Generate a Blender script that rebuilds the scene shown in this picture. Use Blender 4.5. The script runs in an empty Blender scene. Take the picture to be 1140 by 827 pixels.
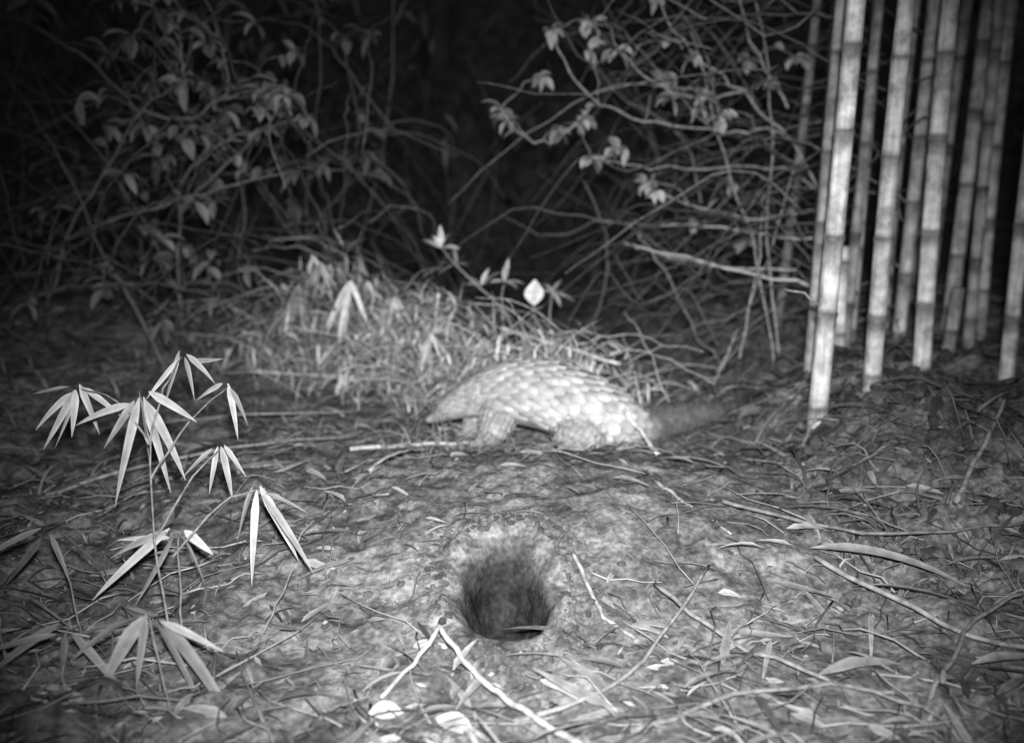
import bpy, math, random
from mathutils import Vector, Matrix, noise
R = random.Random(11)
scene = bpy.context.scene
scene.view_settings.view_transform = 'Standard'
scene.view_settings.look = 'None'
scene.view_settings.exposure = 0

# ------------------------------------------------------------------ helpers
class MB:
    def __init__(s):
        s.v=[]; s.f=[]; s.t=[]
    def add(s, vs, fs, tone):
        o=len(s.v)
        s.v.extend([tuple(p) for p in vs])
        s.f.extend([tuple(i+o for i in f) for f in fs])
        if isinstance(tone,(int,float)): s.t.extend([tone]*len(vs))
        else: s.t.extend(tone)
    def obj(s, name, mat, smooth=True, parent=None):
        me=bpy.data.meshes.new(name)
        me.from_pydata(s.v,[],s.f)
        a=me.attributes.new('tone','FLOAT','POINT')
        a.data.foreach_set('value', s.t)
        me.materials.append(mat)
        if smooth: me.polygons.foreach_set('use_smooth',[True]*len(me.polygons))
        me.update()
        o=bpy.data.objects.new(name,me)
        scene.collection.objects.link(o)
        if parent: o.parent=parent
        return o

def tube(mb, pts, r0, r1, tone, n=5):
    pts=[Vector(p) for p in pts]
    vs=[];fs=[]
    m=len(pts)
    for i,p in enumerate(pts):
        T=(pts[min(i+1,m-1)]-pts[max(i-1,0)])
        if T.length<1e-6: T=Vector((0,0,1))
        T.normalize()
        h=Vector((0,0,1)) if abs(T.z)<.9 else Vector((1,0,0))
        S=T.cross(h).normalized(); U=S.cross(T)
        r=r0+(r1-r0)*i/(m-1)
        for k in range(n):
            a=2*math.pi*k/n
            vs.append(p+S*math.cos(a)*r+U*math.sin(a)*r)
    for i in range(m-1):
        for k in range(n):
            fs.append((i*n+k,i*n+(k+1)%n,(i+1)*n+(k+1)%n,(i+1)*n+k))
    fs.append(tuple(range(n))[::-1]); fs.append(tuple((m-1)*n+k for k in range(n)))
    mb.add(vs,fs,tone)

def smoothpath(pts, sub=4, jit=0.0):
    P=[Vector(p) for p in pts]
    if len(P)<3:
        P=[P[0],(P[0]+P[-1])/2+Vector((R.uniform(-1,1),R.uniform(-1,1),R.uniform(-1,1)))*jit,P[-1]]
    out=[]
    for i in range(len(P)-1):
        a=P[max(i-1,0)];b=P[i];c=P[i+1];d=P[min(i+2,len(P)-1)]
        for k in range(sub):
            t=k/sub
            q=0.5*((2*b)+(c-a)*t+(2*a-5*b+4*c-d)*t*t+(3*b-a-3*c+d)*t**3)
            out.append(q+Vector((R.uniform(-1,1),R.uniform(-1,1),R.uniform(-1,1)))*jit)
    out.append(P[-1])
    return out

def leaf(mb, base, d, L, W, droop=0.3, tone=0.5, roll=None, seg=6, shape='bamboo', fold=0.25, ref=None):
    p=Vector(base); d=Vector(d).normalized()
    h=Vector((0,0,1)) if abs(d.z)<.95 else Vector((R.uniform(-1,1),R.uniform(-1,1),0.1))
    if ref: h=Vector(ref)
    side=d.cross(h).normalized()
    if roll is None: roll=R.uniform(-.7,.7)
    side=Matrix.Rotation(roll,3,d)@side
    vs=[];fs=[];ts=[]
    twist=R.uniform(-.5,.5)
    for i in range(seg+1):
        t=i/seg
        if shape=='bamboo': w=W*.5*min(1,(t*5+.12))*(1-t**2.2)**.9
        elif shape=='blade': w=W*.5*(1-t)**.6
        else: w=W*.5*math.sin(math.pi*min(.985,max(.02,t**.85)))
        w=max(w,W*.015)
        up=side.cross(d).normalized()
        vs+= [p-side*w+up*w*fold, p, p+side*w+up*w*fold]
        ts+= [tone*1.04,tone*.72,tone*1.0]
        p=p+d*(L/seg)
        nd=(d+Vector((0,0,-1))*droop/seg).normalized()
        side=(side-nd*side.dot(nd)).normalized()
        side=Matrix.Rotation(twist/seg,3,nd)@side
        d=nd
    for i in range(seg):
        a=i*3
        fs+=[(a,a+1,a+4,a+3),(a+1,a+2,a+5,a+4)]
    mb.add(vs,fs,ts)

def mat_new(name):
    m=bpy.data.materials.new(name); m.use_nodes=True
    nt=m.node_tree; b=nt.nodes['Principled BSDF']
    return m,nt,b
def grey(v): return (v,v,v,1)

def tone_mat(name, scale=1.0, nscale=20, lo=.75, hi=1.2, rough=.7, spec=.25, detail=2):
    m,nt,b=mat_new(name)
    at=nt.nodes.new('ShaderNodeAttribute'); at.attribute_name='tone'
    tc=nt.nodes.new('ShaderNodeTexCoord')
    no=nt.nodes.new('ShaderNodeTexNoise'); no.inputs['Scale'].default_value=nscale; no.inputs['Detail'].default_value=detail
    nt.links.new(tc.outputs['Object'],no.inputs['Vector'])
    mr=nt.nodes.new('ShaderNodeMapRange'); mr.inputs['From Min'].default_value=.3; mr.inputs['From Max'].default_value=.7
    mr.inputs['To Min'].default_value=lo*scale; mr.inputs['To Max'].default_value=hi*scale
    nt.links.new(no.outputs['Fac'],mr.inputs['Value'])
    mu=nt.nodes.new('ShaderNodeMath'); mu.operation='MULTIPLY'
    nt.links.new(at.outputs['Fac'],mu.inputs[0]); nt.links.new(mr.outputs['Result'],mu.inputs[1])
    cb=nt.nodes.new('ShaderNodeCombineColor')
    for k in range(3): nt.links.new(mu.outputs[0],cb.inputs[k])
    nt.links.new(cb.outputs[0],b.inputs['Base Color'])
    b.inputs['Roughness'].default_value=rough
    b.inputs['Specular IOR Level'].default_value=spec
    return m

def sm(t):
    t=max(0,min(1,t)); return t*t*(3-2*t)
def fbm(x,y,s,o=3):
    return noise.fractal(Vector((x*s,y*s,3.7)),1.0,2.0,o)

BX,BY=-0.015,1.89       # burrow mouth
def bank(x,y): return sm((x-.62+.12*(y-3))/.5)*sm((y-1.6)/1.2)
def base_height(x,y):
    g=math.exp(-((x-.1)/.75)**2)
    z=.12*sm((y-1.72)/.5)*g*(1-sm((y-2.45)/.55))
    z+=.02*math.exp(-((x-.1)/.5)**2-((y-2.9)/.4)**2)
    b=bank(x,y)
    z+=.16*b*(1-.5*sm((y-4.5)/2))
    z+=.05*math.exp(-((x-1.35)/.4)**2-((y-3.3)/.4)**2)
    z+=.07*math.exp(-((x-1.3)/.35)**2-((y-2.65)/.3)**2)
    z+=.16*sm((-x-.9)/1.6)*sm((y-2.6)/1.5)
    z+=10*sm((y-7)/20)
    return z
def burrow_r(x,y):
    a=math.atan2(y-BY,x-BX)
    return math.hypot((x-BX)/.092,(y-BY)/.125)*(1+.07*math.sin(2*a+1)+.05*math.sin(3*a+.4)+.02*math.sin(7*a))
def height(x,y):
    z=base_height(x,y)
    r=math.hypot((x-BX)/.09,(y-BY)/.14)
    inn=sm((r-.9)/.6)
    k=.35+.65*sm((abs(x-.1)-.45)/.5)
    bk=bank(x,y)*(1-sm((y-4.5)/1.5))
    z+=.05*fbm(x,y,1.3,2)*k
    z+=(.026+.055*bk)*fbm(x,y,5,3)*(k+.15)*(.2+.8*inn)
    z+=.012*fbm(x+9,y,17,3)*(.8+k+1.8*bk)*inn
    z+=.030*math.exp(-((r-1.4)/.32)**2)*(.6+.6*noise.noise(Vector((x*14,y*14,1))))*inn
    return z

# ------------------------------------------------------------------ ground
def axis(lo,hi,step,far_lo,far_hi,g=1.16):
    a=[]; v=lo
    while v<hi: a.append(v); v+=step
    s=step; v=a[-1]
    while v<far_hi: s*=g; v+=s; a.append(v)
    s=step; v=lo; pre=[]
    while v>far_lo: s*=g; v-=s; pre.append(v)
    return pre[::-1]+a
def refine(a,lo,hi,n):
    out=[]
    for i in range(len(a)-1):
        out.append(a[i])
        if lo<a[i]<hi:
            for k in range(1,n): out.append(a[i]+(a[i+1]-a[i])*k/n)
    return out+[a[-1]]
xs=refine(axis(-2.3,2.4,.0135,-70,70),-.16,.13,3); ys=refine(axis(1.35,4.4,.012,-40,90),1.7,2.08,3)
gv=[];gt=[]
for y in ys:
    for x in xs:
        z=height(x,y); X,Y=x,y
        darken=.66*bank(x,y)*(1-sm((y-4.5)/1.5))*(.85+.9*fbm(x,y,3,2))  # soil colour lowered on the bank, in uneven patches
        darken+=.3*sm((-x-.4)/.4)  # soil darker towards the left
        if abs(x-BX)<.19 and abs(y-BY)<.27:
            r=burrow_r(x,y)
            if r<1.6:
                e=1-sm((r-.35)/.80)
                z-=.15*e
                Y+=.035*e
                darken=max(darken,1.12*(1-sm((r-.80)/.55)))  # shade of the burrow hollow painted into the soil colour
        gv.append((X,Y,z)); gt.append(darken)
nx=len(xs); gf=[]
for j in range(len(ys)-1):
    for i in range(nx-1):
        a=j*nx+i; gf.append((a,a+1,a+nx+1,a+nx))
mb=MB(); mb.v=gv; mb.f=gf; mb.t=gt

m,nt,b=mat_new('forest_soil')
tc=nt.nodes.new('ShaderNodeTexCoord')
def N(t,**kw):
    n=nt.nodes.new(t)
    for k,v in kw.items(): n.inputs[k.replace('_',' ')].default_value=v
    nt.links.new(tc.outputs['Object'],n.inputs['Vector'])
    return n
n1=N('ShaderNodeTexNoise',Scale=5.0,Detail=4.0,Roughness=.7)
n2=N('ShaderNodeTexNoise',Scale=26.0,Detail=3.0,Roughness=.65)
n3=N('ShaderNodeTexNoise',Scale=85.0,Detail=1.0)
r1=nt.nodes.new('ShaderNodeMapRange'); r1.inputs['From Min'].default_value=.38;r1.inputs['From Max'].default_value=.64;r1.inputs['To Min'].default_value=.06;r1.inputs['To Max'].default_value=.145
r2=nt.nodes.new('ShaderNodeMapRange'); r2.inputs['From Min'].default_value=.35;r2.inputs['From Max'].default_value=.65;r2.inputs['To Min'].default_value=.62;r2.inputs['To Max'].default_value=1.4
r3=nt.nodes.new('ShaderNodeMapRange'); r3.inputs['From Min'].default_value=.35;r3.inputs['From Max'].default_value=.68;r3.inputs['To Min'].default_value=.72;r3.inputs['To Max'].default_value=1.35
nt.links.new(n1.outputs['Fac'],r1.inputs['Value']);nt.links.new(n2.outputs['Fac'],r2.inputs['Value']);nt.links.new(n3.outputs['Fac'],r3.inputs['Value'])
def mul(a,bb,op='MULTIPLY'):
    q=nt.nodes.new('ShaderNodeMath'); q.operation=op
    for i,s in enumerate((a,bb)):
        if isinstance(s,(int,float)): q.inputs[i].default_value=s
        else: nt.links.new(s,q.inputs[i])
    return q.outputs[0]
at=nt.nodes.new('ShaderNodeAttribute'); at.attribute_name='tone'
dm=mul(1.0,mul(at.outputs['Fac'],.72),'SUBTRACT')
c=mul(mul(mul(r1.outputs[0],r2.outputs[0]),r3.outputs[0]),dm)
cb=nt.nodes.new('ShaderNodeCombineColor')
for k in range(3): nt.links.new(c,cb.inputs[k])
nt.links.new(cb.outputs[0],b.inputs['Base Color'])
b.inputs['Roughness'].default_value=1.0; b.inputs['Specular IOR Level'].default_value=.03
bp=nt.nodes.new('ShaderNodeBump'); bp.inputs['Strength'].default_value=1; bp.inputs['Distance'].default_value=.007
nt.links.new(n2.outputs['Fac'],bp.inputs['Height']); nt.links.new(bp.outputs['Normal'],b.inputs['Normal'])
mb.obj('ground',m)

# ------------------------------------------------------------------ materials
M_leaf=tone_mat('dry_leaf',nscale=45,lo=.7,hi=1.2,rough=.7,spec=.15)
M_green=tone_mat('bamboo_leaf',nscale=30,lo=.75,hi=1.12,rough=.6,spec=.2)
M_twig=tone_mat('twig_bark',nscale=60,lo=.5,hi=1.25,rough=.8)
M_dark=tone_mat('shrub_leaf',nscale=12,lo=.7,hi=1.2,rough=.7,spec=.15)
M_clod=tone_mat('soil_clod',nscale=40,lo=.6,hi=1.3,rough=.95,spec=.05)

# ------------------------------------------------------------------ leaf litter
lit=MB()
def in_burrow(x,y,k=1.4): return math.hypot((x-BX)/.092,(y-BY)/.14)<k
def bare(x,y):
    return math.exp(-((x-.12)/.58)**4-((y-2.35)/.66)**4)
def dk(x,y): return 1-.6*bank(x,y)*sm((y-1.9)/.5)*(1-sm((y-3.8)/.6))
cnt=0
while cnt<5400:
    y=1.2+6.0*R.random()**1.5; x=R.uniform(-2.6,2.7)*(.45+.12*y)
    if R.random()<bare(x,y)*.95: continue
    if x<-.5 and y<2.4 and R.random()<.4: continue
    if fbm(x+4,y,1.7,2)<-.2 and R.random()<.7: continue
    if in_burrow(x,y): continue
    cnt+=1
    az=R.gauss(0,1.0)+(math.pi if R.random()<.5 else 0)
    L=R.choice([.02,.03,.05,.06,.08,.1,.13])*R.uniform(.7,1.3); W=min(.02,L*R.uniform(.08,.22))
    if y>3.6: L*=1.4; W*=1.4
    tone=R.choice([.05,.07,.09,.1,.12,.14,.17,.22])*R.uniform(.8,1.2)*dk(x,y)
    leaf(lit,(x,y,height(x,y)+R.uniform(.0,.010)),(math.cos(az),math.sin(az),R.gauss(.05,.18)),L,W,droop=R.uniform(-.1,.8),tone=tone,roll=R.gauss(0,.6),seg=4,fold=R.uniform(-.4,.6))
cnt=0
while cnt<2600:
    y=1.3+2.6*R.random()**1.2; x=R.uniform(-1.5,1.9)
    if in_burrow(x,y) or R.random()<bare(x,y)*.72: continue
    cnt+=1
    az=R.uniform(0,6.28); L=R.uniform(.008,.035)
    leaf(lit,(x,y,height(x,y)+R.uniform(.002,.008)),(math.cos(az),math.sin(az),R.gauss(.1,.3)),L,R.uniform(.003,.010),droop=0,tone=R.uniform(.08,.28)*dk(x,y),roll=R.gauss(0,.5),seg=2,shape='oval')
cnt=0
while cnt<680:
    y=1.3+2.1*R.random()**1.5; x=R.uniform(-1.3,1.7)
    if in_burrow(x,y,1.7) or R.random()<bare(x,y)*.85 or (x<-.2 and R.random()<.6): continue
    if fbm(x*1.2+7,y,2.6,2)<.0 and R.random()<.8: continue
    cnt+=1
    az=R.gauss(-.1,.9)+(math.pi if R.random()<.5 else 0); L=R.uniform(.03,.14)
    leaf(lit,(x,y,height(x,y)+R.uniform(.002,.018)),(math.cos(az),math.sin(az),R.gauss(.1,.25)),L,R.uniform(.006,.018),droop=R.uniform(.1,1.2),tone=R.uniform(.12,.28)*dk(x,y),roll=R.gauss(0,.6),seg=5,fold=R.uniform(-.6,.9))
for i in range(2300):
    y=1.25+3.8*R.random()**1.4; x=R.uniform(-2.4,2.5)*(.45+.12*y)
    if R.random()<bare(x,y)*.8 or in_burrow(x,y,1.5): continue
    az=R.uniform(0,6.28); L=R.uniform(.03,.28)
    a=Vector((x,y,height(x,y)+.004)); e=(x+math.cos(az)*L,y+math.sin(az)*L)
    if in_burrow(*e) or any(in_burrow(x+(e[0]-x)*q,y+(e[1]-y)*q,1.5) for q in (.25,.5,.75)): continue
    bq=Vector((e[0],e[1],height(*e)+R.uniform(.002,.03)))
    tube(lit,smoothpath([a,bq],2,.010),R.uniform(.0015,.0034),.001,R.choice([.05,.08,.12,.18,.24])*dk(x,y),4)
lit.obj('leaf_litter',M_leaf)

# crumbs and clods
cl=MB()
ico=[(0,0,1),(.89,0,.45),(.28,.85,.45),(-.72,.53,.45),(-.72,-.53,.45),(.28,-.85,.45),(.72,.53,-.45),(-.28,.85,-.45),(-.89,0,-.45),(-.28,-.85,-.45),(.72,-.53,-.45),(0,0,-1)]
icf=[(0,1,2),(0,2,3),(0,3,4),(0,4,5),(0,5,1),(1,6,2),(2,7,3),(3,8,4),(4,9,5),(5,10,1),(6,7,2),(7,8,3),(8,9,4),(9,10,5),(10,6,1),(11,7,6),(11,8,7),(11,9,8),(11,10,9),(11,6,10)]
for i in range(7500):
    if i%6==0:
        a=R.uniform(0,6.28); rr=R.gauss(1.65,.28); x=BX+math.cos(a)*.09*rr; y=BY+math.sin(a)*.14*rr
    elif i%3==1:
        x=R.uniform(.7,2.0); y=R.uniform(1.9,3.5)
    else:
        y=1.3+2.6*R.random()**1.2; x=R.gauss(.15,.7)
    if in_burrow(x,y,1.35): continue
    s=.002+.011*R.random()**4+(.024*R.random()**3 if i%3==1 else 0)
    z=height(x,y)
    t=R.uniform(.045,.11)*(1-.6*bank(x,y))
    sx,sy,sz=R.uniform(.6,1.4),R.uniform(.6,1.4),R.uniform(.4,.9)
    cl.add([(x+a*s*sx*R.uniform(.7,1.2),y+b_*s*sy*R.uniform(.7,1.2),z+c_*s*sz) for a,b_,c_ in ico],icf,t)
cl.obj('soil_clods',M_clod,smooth=False)

# ------------------------------------------------------------------ fallen sticks
def stick(name,pts,r0,r1,tone,jit=.003,forks=None):
    s=MB()
    pts=[(p[0],p[1],height(p[0],p[1])+(p[2] if len(p)>2 else .01)) for p in pts]
    tube(s,smoothpath(pts,6,jit),r0,r1,tone,7)
    for f in forks or []:
        f=[(p[0],p[1],height(p[0],p[1])+p[2]) for p in f]
        tube(s,smoothpath(f,4,jit),r0*.7,r1*.7,tone,6)
    return s.obj(name,M_twig)
stick('fallen_stick',[(-.50,2.90,.012),(-.3,2.93,.02),(-.13,2.96,.02)],.007,.005,.40,jit=.003)
stick('fallen_stick',[(.34,2.88,.12),(.385,2.82,.07),(.42,2.70,.008)],.008,.007,.48,jit=.003)
stick('fallen_stick',[(-.385,2.5,.01),(-.32,2.65,.02),(-.25,2.85,.02)],.005,.003,.26,jit=.004)
stick('fallen_stick',[(-.05,3.65,.28),(.15,3.5,.24),(.38,3.37,.18)],.007,.006,.46)
stick('fallen_stick',[(-1.05,3.85,.04),(-.7,3.8,.06),(-.40,3.75,.05)],.007,.005,.36)
stick('fallen_stick',[(-.52,3.7,.05),(-.35,3.5,.03)],.008,.006,.36)
stick('fallen_stick',[(-1.9,4.6,.3),(-1.55,4.1,.15),(-1.35,3.75,.04)],.009,.006,.2)
stick('fallen_stick',[(.36,2.35,.01),(.5,2.1,.01)],.005,.003,.24)
stick('fallen_stick',[(.13,1.98,.01),(.18,1.85,.012),(.24,1.76,.01)],.005,.004,.24,jit=.006)
stick('fallen_stick',[(1.05,2.2,.03),(1.35,2.6,.08)],.007,.004,.18)
stick('fallen_stick',[(.0,1.48,.01),(.2,1.6,.02),(.42,1.95,.03)],.005,.003,.18,jit=.006)
stick('fallen_stick',[(.66,2.0,.03),(.9,1.75,.03),(1.15,1.65,.02)],.006,.004,.20,jit=.006)
stick('fallen_stick',[(.5,2.2,.03),(.8,2.1,.03),(1.2,2.15,.03)],.005,.003,.13,jit=.006)
stick('fallen_stick',[(.3,1.9,.02),(.45,1.7,.02),(.7,1.5,.02)],.005,.003,.17,jit=.006)
stick('fallen_stick',[(.75,1.55,.02),(.95,1.8,.04),(1.3,1.95,.03)],.005,.003,.16,jit=.006)
stick('fallen_stick',[(.2,1.45,.02),(.5,1.58,.03),(.9,1.52,.02)],.005,.003,.15,jit=.006)
stick('fallen_stick',[(-1.3,2.6,.02),(-.9,2.75,.04),(-.5,3.1,.02)],.006,.004,.17,jit=.006)
stick('fallen_stick',[(-1.2,3.2,.04),(-.85,3.1,.05),(-.55,3.3,.04)],.005,.003,.2,jit=.006)
stick('forked_twig',[(.11,1.40,.01),(.02,1.50,.02),(-.06,1.59,.035),(-.135,1.70,.05)],.0065,.005,.30,jit=.003,forks=[[(-.135,1.70,.05),(-.18,1.63,.025),(-.23,1.55,.01)]])
fl=MB()
for (x,y,az,L,W,t) in [(-.245,1.505,.2,.06,.036,.36),(-.13,1.49,-.5,.08,.04,.34),(-.105,1.56,1.3,.09,.032,.27),(-.02,1.66,.1,.14,.018,.24),
    (.02,2.63,-.2,.11,.018,.24),(.12,2.58,.3,.07,.016,.26),(-.18,2.72,.4,.06,.02,.26),(-.16,2.5,-.5,.07,.016,.22),(.2,2.85,0,.16,.018,.26),(.3,2.75,-.2,.14,.016,.26),(.24,2.2,1.9,.12,.014,.22),(.21,1.85,2.0,.13,.014,.26),(.2,1.92,1.2,.1,.012,.26),(.18,2.0,1.7,.1,.012,.24),(-.55,1.85,.9,.15,.016,.24),(-.42,1.8,1.1,.12,.015,.24),
    (-.13,2.14,.2,.1,.018,.26),(.01,2.14,-.2,.09,.016,.24),(-.03,2.42,.1,.07,.014,.2),(.06,2.28,.9,.05,.012,.2),(.16,1.72,.9,.12,.016,.26),(.05,1.60,-.7,.1,.016,.26)]:
    leaf(fl,(x,y,height(x,y)+.012),(math.cos(az),math.sin(az),.12),L,W,droop=.5,tone=t,roll=R.gauss(0,.3),seg=7,shape='oval' if W>.03 else 'bamboo')
fl.obj('fallen_leaves',M_leaf)
sh=MB()
for (x,y,az,L,W,t) in [(.66,2.03,-.3,.34,.022,.15),(.72,1.93,-.3,.34,.036,.28),(.62,2.2,0,.28,.018,.14),(.8,2.36,.05,.22,.018,.14),(1.0,1.8,-.5,.28,.018,.16),(.55,1.6,.4,.22,.02,.18),(.85,1.65,.2,.2,.02,.18),(.3,1.55,.6,.16,.018,.18),(.45,2.62,-.4,.2,.016,.2),(.3,2.6,-.1,.18,.016,.2),(.95,2.0,.2,.25,.016,.16)]:
    leaf(sh,(x,y,height(x,y)+.02),(math.cos(az),math.sin(az),.15),L,W,droop=.7,tone=t,roll=R.gauss(0,.5),seg=9,fold=R.uniform(.3,.9))
sh.obj('bamboo_sheaths',M_leaf)

# ------------------------------------------------------------------ pangolin
pang=bpy.data.objects.new('pangolin',None); scene.collection.objects.link(pang)
def cr(P,u):
    n=len(P)-1; u=max(0,min(n-1e-6,u)); i=int(u); t=u-i
    a=P[max(i-1,0)];b_=P[i];c_=P[i+1];d=P[min(i+2,n)]
    return [0.5*(2*b_[k]+(c_[k]-a[k])*t+(2*a[k]-5*b_[k]+4*c_[k]-d[k])*t*t+(3*b_[k]-a[k]-3*c_[k]+d[k])*t**3) for k in range(len(b_))]
DY=-.05
gz=height(.1,3.05+DY)-.012
TOR=[(-.285,3.165,gz+.056,.008,.009),(-.250,3.16,gz+.072,.020,.02),(-.215,3.155,gz+.093,.034,.032),(-.175,3.15,gz+.115,.048,.043),(-.125,3.14,gz+.137,.064,.055),(-.06,3.12,gz+.156,.086,.08),(.02,3.09,gz+.170,.102,.098),(.10,3.06,gz+.169,.108,.108),
     (.18,3.03,gz+.150,.108,.112),(.255,3.01,gz+.120,.102,.108),(.32,3.01,gz+.090,.086,.095),(.38,3.05,gz+.066,.062,.080),(.46,3.13,gz+.056,.050,.072),(.56,3.22,gz+.050,.044,.062),(.65,3.30,gz+.042,.034,.050),(.735,3.36,gz+.032,.014,.020)]
TOR=[(a,b_+DY,c_,d,e) for a,b_,c_,d,e in TOR]
def frame(P,u,hint):
    c=cr(P,u); a=cr(P,u-.05); d=cr(P,u+.05)
    T=Vector((d[0]-a[0],d[1]-a[1],d[2]-a[2])).normalized()
    S=T.cross(hint).normalized(); U=S.cross(T)
    return Vector(c[:3]),T,S,U,c[3],c[4]
def surf(P,u,th,hint):
    C,T,S,U,h,w=frame(P,u,hint)
    return C+U*math.cos(th)*h+S*math.sin(th)*w, (U*math.cos(th)/max(h,.004)+S*math.sin(th)/max(w,.004)).normalized(), T
def loft(mb,P,hint,n=20,sub=5,tone=.4):
    vs=[];fs=[];m=(len(P)-1)*sub+1
    for i in range(m):
        for k in range(n):
            vs.append(surf(P,min(i/sub,len(P)-1.001),2*math.pi*k/n,hint)[0])
    for i in range(m-1):
        for k in range(n): fs.append((i*n+k,i*n+(k+1)%n,(i+1)*n+(k+1)%n,(i+1)*n+k))
    fs.append(tuple(range(n))[::-1]); fs.append(tuple((m-1)*n+k for k in range(n)))
    mb.add(vs,fs,tone)
UP=Vector((0,0,1)); FW=Vector((-1,.1,0))
LEGS=[]
def mk(pts): return [(a,b_+DY,c_,d,e) for a,b_,c_,d,e in pts]
def gh(x,y): return height(x,y+DY)
f1=gh(-.085,3.03); LEGS.append(mk([(-.03,3.06,gz+.15,.065,.055),(-.045,3.035,gz+.105,.058,.048),(-.055,3.02,gz+.07,.048,.040),(-.07,3.02,f1+.035,.038,.034),(-.085,3.02,f1+.014,.030,.034),(-.115,3.02,f1+.008,.014,.028)]))
f2=gh(-.14,3.16); LEGS.append(mk([(-.06,3.15,gz+.15,.055,.05),(-.09,3.16,gz+.10,.048,.04),(-.115,3.17,gz+.06,.040,.034),(-.13,3.17,f2+.03,.032,.03),(-.16,3.17,f2+.012,.018,.028)]))
f3=gh(.2,2.93); LEGS.append(mk([(.25,2.97,gz+.13,.085,.06),(.21,2.935,gz+.095,.082,.055),(.195,2.92,gz+.065,.066,.048),(.215,2.92,f3+.04,.048,.040),(.20,2.915,f3+.018,.034,.038),(.155,2.91,f3+.010,.016,.032)]))
f4=gh(.32,3.0); LEGS.append(mk([(.32,3.05,gz+.10,.07,.05),(.32,3.04,gz+.06,.058,.05),(.33,3.03,gz+.04,.042,.04),(.335,3.02,f4+.025,.03,.034),(.30,3.0,f4+.014,.016,.03)]))
body=MB()
loft(body,TOR,UP)
for L in LEGS: loft(body,L,FW,n=14,sub=4)
m,nt,b=mat_new('pangolin_skin_plain')
nn=nt.nodes.new('ShaderNodeTexNoise'); nn.inputs['Scale'].default_value=55; tc2=nt.nodes.new('ShaderNodeTexCoord'); nt.links.new(tc2.outputs['Object'],nn.inputs['Vector'])
rp=nt.nodes.new('ShaderNodeValToRGB'); rp.color_ramp.elements[0].position=.3; rp.color_ramp.elements[1].position=.7; rp.color_ramp.elements[0].color=grey(.16); rp.color_ramp.elements[1].color=grey(.26); nt.links.new(nn.outputs['Fac'],rp.inputs[0]); nt.links.new(rp.outputs[0],b.inputs['Base Color']); b.inputs['Roughness'].default_value=.8
bo=body.obj('body',m,parent=pang)
rm=bo.modifiers.new('r','REMESH'); rm.mode='VOXEL'; rm.voxel_size=.006; rm.use_smooth_shade=True
sm_=bo.modifiers.new('s','SMOOTH'); sm_.iterations=4; sm_.factor=.5
M_skin=tone_mat('pangolin_claw',nscale=60,lo=.8,hi=1.15,rough=.6)

sc=MB()
def scale_plate(P,u,th,hint,L,W,tone,lift=.012):
    p,n,T=surf(P,u,th,hint)
    p2,_,_=surf(P,u+.15,th,hint)
    t=(p2-p)
    if t.length<1e-5: t=T
    t=(t-n*t.dot(n)).normalized(); s=n.cross(t)
    t=(t+s*R.gauss(0,.06)).normalized(); s=n.cross(t)
    prof=[(-.45,.34),(-.2,.46),(.1,.5),(.32,.48),(.5,.4),(.64,.26),(.72,.08)]
    vs=[];fs=[];ts=[]
    for (a,w) in prof:
        k=(a+.45)/1.17
        up=.001+lift*k
        for q in (-1,-.55,0,.55,1):
            vs.append(p+t*(a*L)+s*(w*W*q)+n*(up+.11*W*(1-q*q*.9)-abs(q)**2*W*.1))
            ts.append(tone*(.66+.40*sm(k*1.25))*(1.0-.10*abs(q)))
    for i in range(len(prof)-1):
        for j in range(4):
            a=i*5+j; fs.append((a,a+1,a+6,a+5))
    rim=[i*5 for i in range(len(prof))]+[ (len(prof)-1)*5+j for j in range(1,5)]+[i*5+4 for i in range(len(prof)-2,-1,-1)]
    o=len(vs)
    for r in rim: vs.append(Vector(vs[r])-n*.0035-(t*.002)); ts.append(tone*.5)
    for i in range(len(rim)-1): fs.append((rim[i],o+i,o+i+1,rim[i+1]))
    sc.add(vs,fs,ts)
def cover(P,hint,u0,u1,sp,wfun,amax,tfun,lscale=1.2,lift=.14):
    u=u0; row=0
    while u<u1:
        C,T,S,U,h,w=frame(P,u,hint)
        per=math.pi*(3*(h+w)-math.sqrt((3*h+w)*(h+3*w)))
        W=wfun(u); n=max(5,int(round(per/(W*.85))))
        for k in range(n):
            th=2*math.pi*(k+(.5 if row%2 else 0))/n
            tt=(th+math.pi)%(2*math.pi)-math.pi
            if abs(tt)>amax: continue
            Ws=per/n*1.12*R.uniform(.92,1.08)
            p,_,_=surf(P,u,tt,hint)
            low_tone=1-.35*sm((gz+.09-p.z)/.08)  # scales get darker towards the ground
            scale_plate(P,u+R.uniform(-.05,.05),tt+R.uniform(-.04,.04),hint,Ws*lscale,Ws,tfun(u)*R.uniform(.76,1.15)*low_tone,lift=lift*Ws*R.uniform(.6,1.4)+.002)
        a=Vector(cr(P,u)[:3]); bq=Vector(cr(P,u+.1)[:3]); sp_u=(a-bq).length/.1
        u+=sp(u)/max(sp_u,.02); row+=1
def wt(u):
    if u<4: return .017+.004*(u-2)
    if u<6: return .025+.009*(u-4)
    if u<10: return .043
    return max(.02,.043-.004*(u-10))
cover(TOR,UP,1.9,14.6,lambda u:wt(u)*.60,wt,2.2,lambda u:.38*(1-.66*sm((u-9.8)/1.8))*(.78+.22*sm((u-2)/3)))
for i,L in enumerate(LEGS):
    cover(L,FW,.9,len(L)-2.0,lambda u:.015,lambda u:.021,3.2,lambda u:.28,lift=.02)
M_scale=tone_mat('pangolin_scale',nscale=30,lo=.70,hi=1.12,rough=.7,spec=.15)
sc.obj('scales',M_scale,parent=pang)
cw=MB()
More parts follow.
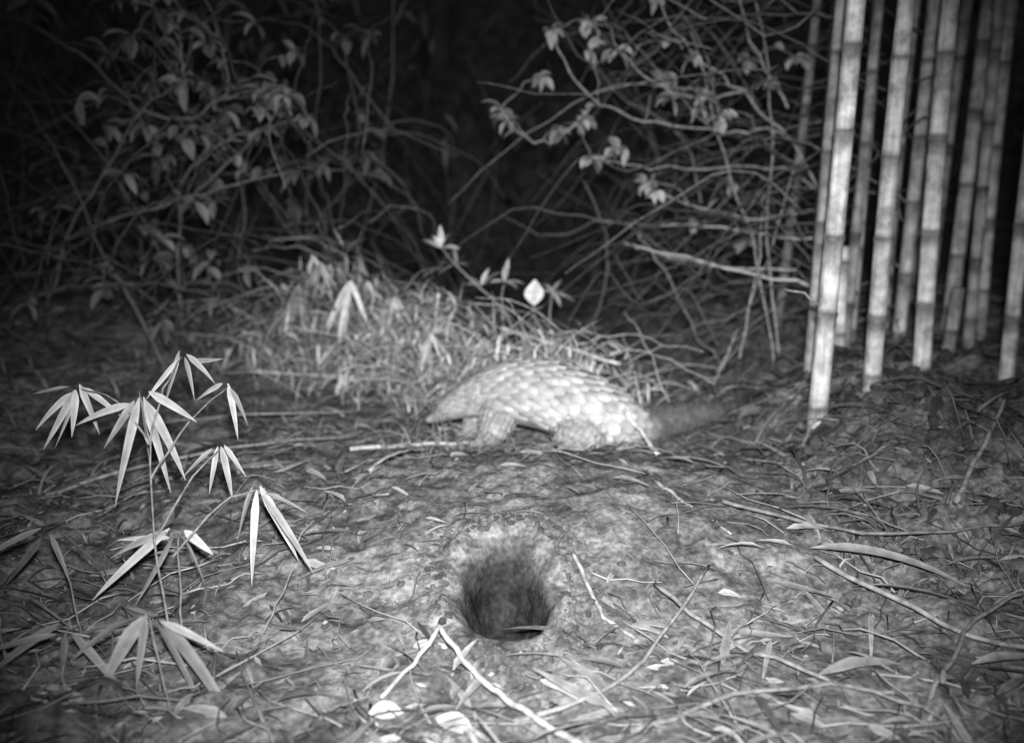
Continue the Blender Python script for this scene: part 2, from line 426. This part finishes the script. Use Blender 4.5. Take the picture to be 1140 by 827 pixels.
for i,L in enumerate(LEGS):
    c=L[-1]; p0=Vector(c[:3]); n=(Vector(L[-1][:3])-Vector(L[-2][:3])); n.z=0; n.normalize(); s=n.cross(UP)
    for k in range(5):
        off=(k-2)*.011; ln=(.034 if i<2 else .018)*(1-.16*abs(k-2))
        a=p0+s*off-n*.004; tube(cw,[a,a+n*ln*.5+UP*.004,a+n*ln-UP*.008],.0052,.001,.2,6)
cw.obj('claws',M_skin,parent=pang)
hd=MB()
for sgn in (1,-1):
    p,n,T=surf(TOR,3.45,sgn*1.35,UP)
    ev=[];ef=[]
    for r in range(4):
        for k in range(9):
            a=math.pi*k/8
            ev.append(p+n*(.003+.006*math.sin(r/3*math.pi*.5))+T*(.004*r/3)+ (UP*math.cos(a)+T*math.sin(a))*.013*(1-r*.22))
    for r in range(3):
        for k in range(8): ef.append((r*9+k,r*9+k+1,(r+1)*9+k+1,(r+1)*9+k))
    hd.add(ev,ef,.2)
hd.obj('ears',M_skin,parent=pang)
ey=MB()
for sgn in (1,-1):
    p,n,T=surf(TOR,1.75,sgn*1.15,UP)
    ey.add([p+Vector(v)*.0055 for v in ico],icf,.02)
ey.obj('eyes',tone_mat('eye',rough=.1,spec=.6),parent=pang)

# ------------------------------------------------------------------ bamboo culms
m,nt,b=mat_new('bamboo_culm_skin')
tc=nt.nodes.new('ShaderNodeTexCoord'); at=nt.nodes.new('ShaderNodeAttribute'); at.attribute_name='tone'
mp=nt.nodes.new('ShaderNodeMapping'); mp.inputs['Scale'].default_value=(30,30,1.6); nt.links.new(tc.outputs['Object'],mp.inputs['Vector'])
n1=nt.nodes.new('ShaderNodeTexNoise'); n1.inputs['Scale'].default_value=2.5; n1.inputs['Detail'].default_value=2; nt.links.new(mp.outputs[0],n1.inputs['Vector'])
n2=nt.nodes.new('ShaderNodeTexNoise'); n2.inputs['Scale'].default_value=15; n2.inputs['Detail'].default_value=3; n2.inputs['Roughness'].default_value=.65; nt.links.new(tc.outputs['Object'],n2.inputs['Vector'])
def mr(src,a,bb):
    q=nt.nodes.new('ShaderNodeMapRange'); q.inputs['From Min'].default_value=.35;q.inputs['From Max'].default_value=.65;q.inputs['To Min'].default_value=a;q.inputs['To Max'].default_value=bb
    nt.links.new(src,q.inputs['Value']); return q.outputs[0]
c=mul(mul(mr(n1.outputs['Fac'],.75,1.12),mr(n2.outputs['Fac'],.45,1.15)),at.outputs['Fac'])
cb=nt.nodes.new('ShaderNodeCombineColor')
for k in range(3): nt.links.new(c,cb.inputs[k])
nt.links.new(cb.outputs[0],b.inputs['Base Color']); b.inputs['Roughness'].default_value=.75; b.inputs['Specular IOR Level'].default_value=.12
M_culm=m
def culm(x,y,r,lx,ly,H=6.0,tone=.5,zb=None,internode=.27,phase=0):
    mb=MB(); z0=(height(x,y) if zb is None else zb)-.05
    n=14; nodes=[]
    z=.04+phase
    while z<H: nodes.append(z); z+=internode*R.uniform(.8,1.2)*(1+.12*z)
    prof=[(0,1.05,.3)]
    for q in nodes:
        u=R.uniform(.6,1.3)
        prof+=[(q-.06,1.0,.95),(q-.03,1.0,min(1,.75*u)),(q-.012,1.02,.6*u),(q-.004,1.12,.4),(q+.004,1.12,.3),(q+.010,1.0,.7),(q+.02,1.0,1.1),(q+.06,.985,1.12),(q+.12,.98,1.0)]
    prof=sorted([p for p in prof if 0<=p[0]<=H])+[(H,1,.9)]
    vs=[];fs=[];ts=[]; bow=R.uniform(-.03,.03); bo_=R.uniform(-.02,.02)
    for (q,k,t) in prof:
        rr=r*k*(1-.08*q)
        cx=x+lx*q+bow*math.sin(q*1.3); cy=y+ly*q+bo_*math.sin(q*1.1)
        for j in range(n):
            a=2*math.pi*j/n
            vs.append((cx+rr*math.cos(a),cy+rr*math.sin(a),z0+q)); ts.append(tone*t)
    for i in range(len(prof)-1):
        for j in range(n): fs.append((i*n+j,i*n+(j+1)%n,(i+1)*n+(j+1)%n,(i+1)*n+j))
    fs.append(tuple((len(prof)-1)*n+j for j in range(n)))
    mb.add(vs,fs,ts)
    for q in nodes:
        if q>1.6 and R.random()<.7 or R.random()<.15:
            a=R.uniform(0,6.28); p=Vector((x+lx*q,y+ly*q,z0+q)); d=Vector((math.cos(a),math.sin(a),.8))
            L=.6 if q>1.6 else .18
            e=p+d*R.uniform(.4,1)*L
            tube(mb,smoothpath([p,p+(e-p)*.4,e+Vector((0,0,-.03))],3,.01),.005,.002,tone*.6,5)
    mb.obj('bamboo_culm',M_culm)
C=[(.92,2.86,.029,.02,.0,.44),(1.13,3.0,.028,.03,.02,.38),(1.04,3.35,.022,.03,.02,.26),(1.39,3.25,.030,.01,.0,.42),(1.68,3.25,.026,.01,.0,.38),
   (1.80,4.0,.030,.02,.02,.36),(2.0,4.15,.032,.01,.0,.42),(1.31,3.75,.022,.01,.03,.28),(1.52,3.8,.026,.02,.02,.32),(1.22,3.95,.022,.03,.0,.22),
   (1.62,4.3,.03,.01,.02,.26),(2.2,4.0,.03,.02,.01,.36),(1.43,4.4,.026,.03,.02,.2),(1.93,3.55,.03,.01,.02,.36),(1.9,4.7,.03,.01,.0,.24),
   (1.17,3.75,.02,.04,.0,.2),(1.3,4.25,.024,.0,.0,.18),(1.55,4.05,.024,.03,.0,.26),(1.85,4.35,.026,.04,.0,.24),(1.12,4.1,.02,.05,.02,.15),(2.4,4.5,.03,.0,.0,.28),(1.75,3.7,.022,-.02,.0,.28),(1.24,3.6,.02,.02,.0,.22)]
for i,(x,y,r,lx,ly,t) in enumerate(C):
    culm(x,y,r,lx,ly,H=6,tone=t,phase=R.uniform(0,.2),internode=R.uniform(.22,.3))
culm(1.2,3.55,.026,-.01,0,H=.46,tone=.5,phase=.1)
culm(1.58,3.5,.024,.05,0,H=.3,tone=.2,phase=.1)

# ------------------------------------------------------------------ foreground bamboo sapling (left)
sap=MB(); sapt=MB()
def cluster(p,leaves,t=.5):
    for (dx,dz,L,W) in leaves:
        d=Vector((dx*1.1,R.uniform(-.35,.35),dz))
        q=p+Vector((dx*.02,R.uniform(-.01,.01),R.uniform(-.012,.012)))
        leaf(sap,q,d,L*R.uniform(.85,1.15),W*.95,droop=R.uniform(-.1,.5),tone=t*R.uniform(.55,1.15),roll=R.gauss(0,.6),seg=9,fold=.25,ref=(R.uniform(-.3,.3),1,R.uniform(-.3,.5)))
def at3(x,y,z): return Vector((x,y,z))
S=[]
S.append((at3(-.76,1.95,.445),[(-.42,-1,.21,.022),(-.22,-1,.23,.022),(-.05,-1,.27,.024),(.12,-1,.22,.022),(.34,-.9,.17,.022),(.8,-.55,.12,.02),(-1,-.25,.13,.018),(-.6,-.9,.15,.02)]))
S.append((at3(-.93,2.05,.44),[(-.9,-.7,.12,.018),(-.5,-1,.13,.02),(-.15,-1,.12,.018),(.25,-1,.12,.018),(.7,-.7,.1,.016),(-.9,-.2,.08,.015),(-.35,-1,.14,.016)]))
S.append((at3(-.72,2.1,.50),[(-.6,-.8,.13,.016),(-.3,-1,.12,.015),(.1,-1,.12,.016),(.6,-.5,.1,.016),(.9,.1,.08,.014)]))
S.append((at3(-.64,2.15,.42),[(-.6,-.3,.08,.016),(.05,-1,.13,.018),(.35,-1,.1,.016)]))
S.append((at3(-.62,2.0,.32),[(-.8,-.8,.12,.014),(.15,-1,.14,.018),(-.2,-1,.1,.014),(.4,-.8,.09,.012)]))
S.append((at3(-.52,1.9,.265),[(-.35,-1,.17,.018),(-.05,-1,.2,.018),(.3,-1,.21,.02),(.62,-.9,.17,.02),(-.7,-.6,.12,.016),(.95,-.5,.1,.014)]))
S.append((at3(-.66,1.82,.2),[(-.95,-.35,.13,.02),(-.9,-.8,.2,.02),(-.5,-1,.18,.018),(.3,-1,.13,.028),(.6,-.6,.08,.02),(-1,-.1,.12,.014)]))
S.append((at3(-.63,1.57,.15),[(-.62,-.95,.24,.030),(-.85,-.55,.2,.026),(.66,-.95,.25,.030),(.32,-1,.2,.020),(1,-.3,.13,.016),(-.25,-1,.18,.018)]))
S.append((at3(-.93,1.85,.19),[(-.6,-.8,.15,.016),(.7,-.5,.13,.013),(-.9,-.4,.15,.014),(.2,-1,.12,.012)]))
S.append((at3(-.80,1.62,.10),[(-.8,-.5,.16,.018),(.5,-.7,.14,.018),(-.2,-1,.12,.016),(-.9,-.1,.14,.014)]))
for k,(p,l) in enumerate(S): cluster(p,l,.32 if k<8 else .15)
def g3(x,y,dz=0): return (x,y,height(x,y)+dz)
for pts in [[g3(-.66,1.75),(-.70,1.8,.2),(-.73,1.9,.36),(-.76,1.95,.445)],[(-.73,1.9,.36),(-.73,2.0,.45),(-.72,2.1,.50)],[(-.73,1.9,.36),(-.82,1.98,.43),(-.93,2.05,.44)],
            [(-.72,1.86,.3),(-.68,2.0,.38),(-.64,2.15,.42)],[g3(-.63,1.72),(-.64,1.75,.15),(-.66,1.82,.2)],[(-.70,1.8,.2),(-.65,1.9,.29),(-.62,2.0,.32)],[(-.66,1.78,.17),(-.58,1.85,.25),(-.52,1.9,.265)],
            [g3(-.60,1.55),(-.62,1.56,.08),(-.63,1.57,.15)],[g3(-.80,1.58),(-.8,1.6,.06),(-.80,1.62,.10)],[g3(-.86,1.8),(-.9,1.84,.12),(-.93,1.85,.19)],[g3(-.93,1.64),(-.935,1.64,.2)],[g3(-.5,1.75),(-.44,1.85,.12)]]:
    tube(sapt,smoothpath(pts,4,.003),.0026,.0014,.14,6)
sp=bpy.data.objects.new('bamboo_sapling',None); scene.collection.objects.link(sp)
sap.obj('leaves',M_green,parent=sp); sapt.obj('stems',M_twig,parent=sp)

# ------------------------------------------------------------------ brush pile behind the pangolin
bp_=MB()
def pile(cx,cy,rx,ry,hz,nb,nl,tone,Lr=(.08,.22)):
    for i in range(nb):
        x=cx+R.gauss(0,.5)*rx; y=cy+R.gauss(0,.5)*ry
        k=math.exp(-((x-cx)/rx)**2-((y-cy)/ry)**2)
        z=height(x,y)+R.random()*hz*k
        d=Vector((R.gauss(0,.9),R.gauss(0,.5),R.gauss(.0,.55)))
        leaf(bp_,(x,y,z),d,R.uniform(*Lr),R.uniform(.002,.008),droop=R.uniform(.6,2.8),tone=tone*R.uniform(.2,1.6),seg=6,shape='blade')
    for i in range(nl):
        x=cx+R.gauss(0,.5)*rx; y=cy+R.gauss(0,.5)*ry
        k=math.exp(-((x-cx)/rx)**2-((y-cy)/ry)**2)
        z=height(x,y)+(.15+.9*R.random())*hz*k
        leaf(bp_,(x,y,z),(R.gauss(0,.6),R.gauss(0,.5),R.gauss(-.3,.6)),R.uniform(.04,.13),R.uniform(.006,.018),droop=R.uniform(.4,1.4),tone=tone*R.uniform(.3,1.7),seg=5)
    for i in range(nb//10):
        x=cx+R.gauss(0,.5)*rx; y=cy+R.gauss(0,.5)*ry; k=math.exp(-((x-cx)/rx)**2-((y-cy)/ry)**2)
        a=Vector((x,y,height(x,y)+R.random()*hz*k)); d=Vector((R.gauss(0,1),R.gauss(0,.4),R.gauss(.1,.4))).normalized(); L=R.uniform(.15,.45)
        tube(bp_,smoothpath([a,a+d*L*.5+Vector((0,0,.03)),a+d*L-Vector((0,0,.03))],4,.008),.0025,.001,tone*R.uniform(.5,1.2),4)
pile(-.70,4.05,.42,.3,.52,900,480,.36)
pile(-.34,3.8,.42,.25,.42,750,420,.45)
pile(.08,3.50,.50,.2,.32,650,360,.43)
pile(-1.15,4.2,.45,.3,.38,400,130,.16)
for (c,t,k) in [((-.62,3.75,.44),.55,1.1),((-.29,3.5,.28),.5,.75),((-.86,3.95,.40),.3,1.0),((-.45,3.75,.38),.35,.8),((-.75,3.85,.5),.26,.8),((-.1,3.5,.27),.28,.6),((.05,3.45,.27),.28,.5)]:
    for j in range(9):
        leaf(bp_,c,(R.uniform(-.7,.7),R.uniform(-.4,.2),-1),R.uniform(.13,.24)*k,.018*k,droop=.2,tone=t*R.uniform(.5,1.2),seg=6,ref=(R.uniform(-.4,.4),1,.2),roll=R.gauss(0,.6))
for i in range(330):
    q=R.random()
    if q<.35: x=R.uniform(-.42,-.12); y=R.uniform(2.88,3.03); L=R.uniform(.06,.18); t=R.uniform(.1,.34)
    elif q<.7: x=R.uniform(-.15,.42); y=R.uniform(2.78,2.88); L=R.uniform(.03,.11); t=R.uniform(.08,.28)
    else: x=R.uniform(.36,.85); y=R.uniform(2.85,3.1)+.5*(x-.36); L=R.uniform(.05,.14); t=R.uniform(.06,.2)
    leaf(bp_,(x,y,height(x,y)+R.uniform(0,.02)),(R.gauss(0,.8),R.gauss(0,.3),R.uniform(.1,.8)),L,R.uniform(.003,.009),droop=R.uniform(.8,2.2),tone=t,seg=5,shape='blade')
bp_.obj('dry_brush_pile',M_leaf)
sg=MB()
for pts in [[(.0,3.8,.25),(-.05,3.82,.33),(-.2,3.85,.47),(-.28,3.9,.55)],[(.0,3.75,.15),(-.04,3.8,.3),(-.03,3.8,.42)],[g3(.1,3.8),(.09,3.8,.25),(.085,3.8,.40)],[g3(.16,3.85),(.15,3.85,.3),(.16,3.85,.39)]]:
    tube(sg,smoothpath(pts,4,.004),.004,.002,.28,5)
leaf(sg,(.085,3.79,.34),(0.03,-.2,1),.105,.075,droop=.0,tone=.62,roll=0,seg=10,shape='oval',fold=.15,ref=(0,1,.1))
for (p) in [(-.28,3.9,.55),(-.22,3.86,.49),(-.03,3.8,.43),(.16,3.85,.38),(-.12,3.84,.41)]:
    for j in range(6): leaf(sg,p,(R.uniform(-1,1),R.uniform(-.5,.5),R.uniform(-.4,1)),R.uniform(.05,.1),.024,droop=.5,tone=.5*R.uniform(.6,1.2),shape='oval')
sg.obj('leafy_sprig',M_leaf)

# ------------------------------------------------------------------ shrubs
def shrub(name,paths,tone_t,tone_l,leafn,leafL,leafW,shape='oval',r=.007,twigs=3,spread=.35,tipleaves=5):
    e=bpy.data.objects.new(name,None); scene.collection.objects.link(e)
    t=MB(); l=MB()
    for pts in paths:
        P=smoothpath(pts,5,.01)
        tube(t,P,r,r*.4,tone_t*R.uniform(.8,1.2),6)
        ends=[P[-1]]
        for k in range(twigs):
            i=R.randrange(len(P)//4,len(P)); p=P[i]
            d=Vector((R.uniform(-1,1),R.uniform(-.8,.8),R.uniform(-.2,1))).normalized()
            L=R.uniform(.4,1.0)*spread
            q=[p,p+d*L*.5+Vector((0,0,.02)),p+d*L+Vector((R.uniform(-.05,.05),0,-.03))]
            Q=smoothpath(q,3,.008); tube(t,Q,r*.4,r*.2,tone_t*R.uniform(.7,1.1),5)
            ends.append(Q[-1])
            for u in range(leafn//3):
                leaf(l,R.choice(Q),(R.uniform(-1,1),R.uniform(-1,1),R.uniform(-.7,.7)),leafL*R.uniform(.4,1),leafW*R.uniform(.4,1),droop=1.0,tone=tone_l*R.uniform(.4,1.4),shape=shape,seg=5,fold=R.uniform(.1,.9))
        for en in ends:
            for u in range(tipleaves if R.random()<.75 else 1):
                leaf(l,en,(R.uniform(-1,1),R.uniform(-1,1),R.uniform(-.9,.6)),leafL*R.uniform(.5,1.1),leafW*R.uniform(.5,1.1),droop=1.0,tone=tone_l*R.uniform(.5,1.5),shape=shape,seg=5,fold=R.uniform(.1,.8))
    t.obj('branches',M_twig,parent=e); l.obj('foliage',M_dark,parent=e)
shrub('broadleaf_shrub',[
 [g3(-2.1,4.3),(-1.9,4.2,.55),(-1.7,4.1,.8),(-1.45,4.0,1.08),(-1.28,4.0,1.2)],
 [(-1.9,4.2,.55),(-1.6,4.1,.66),(-1.3,4.05,.74),(-1.0,4.0,.82),(-.85,3.95,.85)],
 [(-1.45,4.0,1.08),(-1.3,4.0,1.05),(-1.1,3.95,1.12),(-.95,3.9,1.15)],
 [(-1.28,4.0,1.2),(-1.3,4.0,1.35),(-1.45,4.0,1.55)],
 [(-1.1,3.95,1.12),(-1.1,3.95,1.3),(-1.2,3.95,1.6)],
 [(-1.3,4.05,.74),(-1.1,4.0,.9),(-.95,3.9,1.02),(-.88,3.9,1.1)],
 [g3(-1.5,4.4),(-1.45,4.3,.5),(-1.35,4.2,.85),(-1.05,4.1,1.0),(-.8,4.05,1.05)],
 [(-2.1,4.3,.3),(-1.85,4.2,.35),(-1.5,4.1,.38),(-1.2,4.0,.33)],
 [(-2.2,4.2,1.5),(-1.9,4.1,1.4),(-1.6,4.1,1.2),(-1.4,4.0,.9)]],.11,.135,7,.11,.042,twigs=7,tipleaves=6)
shrub('broadleaf_shrub',[
 [g3(-1.0,4.9),(-1.0,4.8,.5),(-.95,4.7,.9),(-.85,4.6,1.3),(-.9,4.6,1.8)],
 [g3(-2.6,5.0),(-2.4,4.9,.7),(-2.3,4.8,1.3),(-2.0,4.8,1.9)],
 [(-1.0,4.8,.5),(-1.3,4.7,.9),(-1.7,4.7,1.2),(-2.0,4.7,1.8)],
 [g3(-1.9,5.0),(-1.8,4.9,.7),(-1.5,4.8,1.3),(-1.6,4.8,1.9)],
 [g3(-2.9,4.8),(-2.6,4.7,.4),(-2.2,4.6,.7),(-1.8,4.6,.8)],
 [(-1.0,4.8,.5),(-.8,4.7,.75),(-.7,4.6,1.0),(-.75,4.6,1.4)]],.06,.07,9,.11,.04,twigs=10,tipleaves=5)
shrub('flowering_shrub',[
 [g3(1.45,4.2),(1.3,4.1,.7),(1.1,4.05,.98),(.94,4.0,1.0),(.68,4.0,1.01),(.43,4.0,1.07),(.29,3.95,1.14),(.18,3.9,1.29),(.15,3.9,1.37)],
 [(.32,4.0,1.10),(.18,4.0,.97),(.04,3.95,.98),(-.04,3.9,1.08)],
 [(1.3,4.1,.7),(1.15,4.1,.84),(.83,4.0,.86),(.5,4.0,.86),(.31,3.95,.9)],
 [(1.1,4.05,.98),(.9,4.0,1.15),(.7,4.0,1.3),(.55,4.0,1.5)],
 [(1.3,4.1,.7),(.95,4.0,.66),(.7,3.95,.72),(.56,3.9,.77)],
 [(.9,4.0,1.15),(.75,4.0,1.12),(.55,3.95,1.18),(.4,3.95,1.3)],
 [(1.1,4.1,1.1),(.95,4.1,1.35),(.85,4.1,1.7)]],.22,.28,5,.08,.042,r=.0065,twigs=4,spread=.25,tipleaves=7)
tg=MB()
for i in range(190):
    x=R.uniform(.7,1.7); y=R.uniform(3.6,4.9); z=R.uniform(.1,1.8)
    L=R.uniform(.3,1.1)
    a=Vector((x,y,z)); d=Vector((-1,R.uniform(-.3,.3),R.gauss(-.1,.6))).normalized()
    w=Vector((R.gauss(0,.07),0,R.gauss(0,.09)))
    pts=[a,a+d*L*.35+w,a+d*L*.7-w*.4,a+d*L+Vector((0,0,R.uniform(-.3,.08)))]
    tube(tg,smoothpath(pts,4,.009),R.uniform(.002,.0045),.001,R.choice([.05,.08,.12,.2]),4)
for pts,t in [([(1.15,3.75,.42),(.76,3.9,.5),(.5,4.0,.54)],.45),([(1.1,3.8,.48),(.8,3.95,.48),(.45,4.0,.56)],.28),([(1.2,3.9,.58),(.85,4,.62),(.6,4.0,.63)],.33),([(.5,4,.6),(.62,4,.45),(.75,3.9,.2),(.85,3.8,.08)],.16),
    ([(1.0,3.6,.05),(.95,3.8,.5),(.85,4,.9),(.7,4.1,1.4)],.22),([(1.05,3.7,.1),(1.0,3.9,.6),(1.02,4,1.1),(.9,4.1,1.7)],.22),([(.8,3.7,.1),(.98,3.8,.5),(1.1,3.9,.9)],.22),([(.35,4.4,.1),(.42,4.3,.5),(.3,4.2,.8)],.12),([(.86,3.7,.05),(.93,3.75,.4),(.96,3.8,.7)],.22)]:
    tube(tg,smoothpath(pts,5,.01),.006,.003,t,6)
for i in range(190):
    x=R.uniform(-2.6,-.5); y=R.uniform(3.6,5.0); z=R.uniform(.1,1.2)
    d=Vector((R.uniform(-1,1),R.uniform(-.3,.3),R.gauss(.05,.5))).normalized(); L=R.uniform(.3,1.0); a=Vector((x,y,z))
    tube(tg,smoothpath([a,a+d*L*.35+Vector((0,0,.07)),a+d*L*.7+Vector((R.gauss(0,.05),0,.04)),a+d*L-Vector((0,0,.08))],4,.009),R.uniform(.002,.004),.001,R.choice([.05,.07,.1,.14]),4)
tg.obj('twig_tangle',M_twig)

# low undergrowth
ug=MB()
for i in range(4600):
    y=3.1+3.6*R.random(); x=R.uniform(-1,1)*(1.1+.45*y)
    if -.45<x<.75 and y<3.75: continue
    if abs(x)<.2 and y<3.9: continue
    if x>.8 and y<3.7: continue
    t=.15 if x<.6 else .12
    if fbm(x,y+6,1.6,2)<-.25: continue
    d=Vector((R.gauss(0,.6),R.gauss(0,.5),R.uniform(.0,.8)))
    leaf(ug,(x,y,height(x,y)),d,R.uniform(.04,.17),R.uniform(.003,.010),droop=R.uniform(.8,2.6),tone=t*R.uniform(.4,1.5),seg=5,shape='blade')
for i in range(2200):
    x=R.uniform(.7,2.2); y=R.uniform(1.7,3.9)
    if x<.85 and R.random()<.6: continue
    leaf(ug,(x,y,height(x,y)-.003),(R.gauss(0,.9),R.gauss(0,.7),R.uniform(-.2,.35)),R.uniform(.02,.10),R.uniform(.002,.008),droop=R.uniform(.8,2.4),tone=.045*R.uniform(.3,2.2),seg=4,shape='blade')
for i in range(1500):
    x=R.uniform(-2.2,-.6); y=R.uniform(1.6,3.6)
    leaf(ug,(x,y,height(x,y)),(R.gauss(0,.9),R.gauss(0,.7),R.uniform(-.1,.5)),R.uniform(.04,.14),R.uniform(.003,.008),droop=R.uniform(.8,2.2),tone=.10*R.uniform(.4,1.8),seg=5,shape='blade')
for i in range(420):
    x=R.uniform(.8,2.1); y=R.uniform(2.4,3.5)+.25*(x-.9)
    leaf(ug,(x,y,height(x,y)),(R.gauss(0,.9),R.gauss(-.1,.6),R.uniform(-.4,.3)),R.uniform(.03,.10),R.uniform(.012,.04),droop=R.uniform(.2,2.2),tone=.04*R.uniform(.3,2.2),seg=4,fold=R.uniform(-.9,.9),roll=R.uniform(-1.2,1.2))
for i in range(280):
    x=R.uniform(.75,2.0); y=R.uniform(2.1,3.6); az=R.gauss(1.6,1.0); L=R.uniform(.06,.3)
    a=Vector((x,y,height(x,y)+.005)); ex,ey_=x+math.cos(az)*L,y+math.sin(az)*L
    mid=((x+ex)/2+R.gauss(0,.02),(y+ey_)/2)
    tube(ug,smoothpath([a,(mid[0],mid[1],height(*mid)+R.uniform(.0,.05)),(ex,ey_,height(ex,ey_)+R.uniform(0,.04))],3,.006),R.uniform(.002,.006),.001,R.choice([.03,.05,.08,.14]),4)
ug.obj('undergrowth',M_dark)

# dark forest behind
bg=MB()
for i in range(300):
    y=R.uniform(5.2,11); x=R.uniform(-1,1)*(.62*y+.5)
    z0=height(x,y); H=R.uniform(.8,3.6); lx=R.gauss(0,.5)*H
    w=R.gauss(0,.15)
    tube(bg,smoothpath([(x,y,z0),(x+lx*.2+w,y,z0+H*.4),(x+lx*.6-w,y,z0+H*.7),(x+lx,y+R.uniform(-.2,.2),z0+H*.85)],3,.03),R.uniform(.003,.010),.002,R.choice([.02,.04,.07]),5)
for i in range(9000):
    y=R.uniform(5.0,11.5); x=R.uniform(-1,1)*(.62*y+.5)
    z=height(x,y)+R.random()**1.3*3.2
    if fbm(x+z*.7,z+y*.3,1.2,2)<-.05: continue
    if abs(x/y+.05)<.12 and R.random()<.6: continue
    leaf(bg,(x,y,z),(R.gauss(0,1),R.gauss(0,.7),R.gauss(-.3,.6)),R.uniform(.08,.2),R.uniform(.02,.06),droop=.8,tone=R.choice([.025,.035,.05,.07]),seg=3)
bg.obj('background_thicket',M_dark)
for (x,y,r,H) in [(-3.4,8.5,.14,8),(2.2,11,.2,9),(-.9,12.5,.18,9),(4.8,9,.16,8)]:
    tr=MB(); z0=height(x,y)-.1
    tube(tr,smoothpath([(x,y,z0),(x+.05,y,z0+H*.3),(x-.1,y,z0+H*.7),(x+.1,y,z0+H)],6,.02),r,r*.4,.05,12)
    for k in range(14):
        z=z0+H*R.uniform(.3,1); a=R.uniform(0,6.28); p=Vector((x,y,z)); d=Vector((math.cos(a),math.sin(a),.5))
        tube(tr,smoothpath([p,p+d*.8,p+d*1.7],3,.04),.04,.01,.05,6)
        for u in range(90):
            leaf(tr,p+d*R.uniform(.5,1.8)+Vector((R.gauss(0,.3),R.gauss(0,.3),R.gauss(0,.25))),(R.gauss(0,1),R.gauss(0,1),R.gauss(-.3,.6)),.16,.06,tone=.05,seg=3,shape='oval')
    tr.obj('forest_tree',M_dark)

# ------------------------------------------------------------------ camera, flash, night sky
cd=bpy.data.cameras.new('trail_camera'); cam=bpy.data.objects.new('trail_camera',cd); scene.collection.objects.link(cam)
cam.location=(0,0,.95); cam.rotation_euler=(math.radians(90-13),0,0)
cd.sensor_width=36; cd.lens=18/math.tan(math.radians(27.5)); cd.clip_start=.05; cd.clip_end=300
cd.dof.use_dof=True; cd.dof.focus_distance=2.15; cd.dof.aperture_fstop=1.5
scene.camera=cam
ld=bpy.data.lights.new('infrared_flash','SPOT'); lo=bpy.data.objects.new('infrared_flash',ld); scene.collection.objects.link(lo)
lo.location=(.03,-.02,1.10); ld.energy=1060; ld.color=(1,1,1); ld.spot_size=math.radians(68); ld.spot_blend=1.0; ld.shadow_soft_size=.04
tgt=Vector((.05,3.2,.17)); lo.rotation_euler=(tgt-lo.location).to_track_quat('-Z','Y').to_euler()
w=bpy.data.worlds.new('World'); scene.world=w; w.use_nodes=True
nt=w.node_tree; bgd=nt.nodes['Background']
sk=nt.nodes.new('ShaderNodeTexSky'); sk.sky_type='NISHITA'; sk.sun_disc=False; sk.sun_elevation=math.radians(2); sk.sun_rotation=math.radians(180)
bw=nt.nodes.new('ShaderNodeRGBToBW'); nt.links.new(sk.outputs[0],bw.inputs[0]); nt.links.new(bw.outputs[0],bgd.inputs['Color']); bgd.inputs['Strength'].default_value=.045
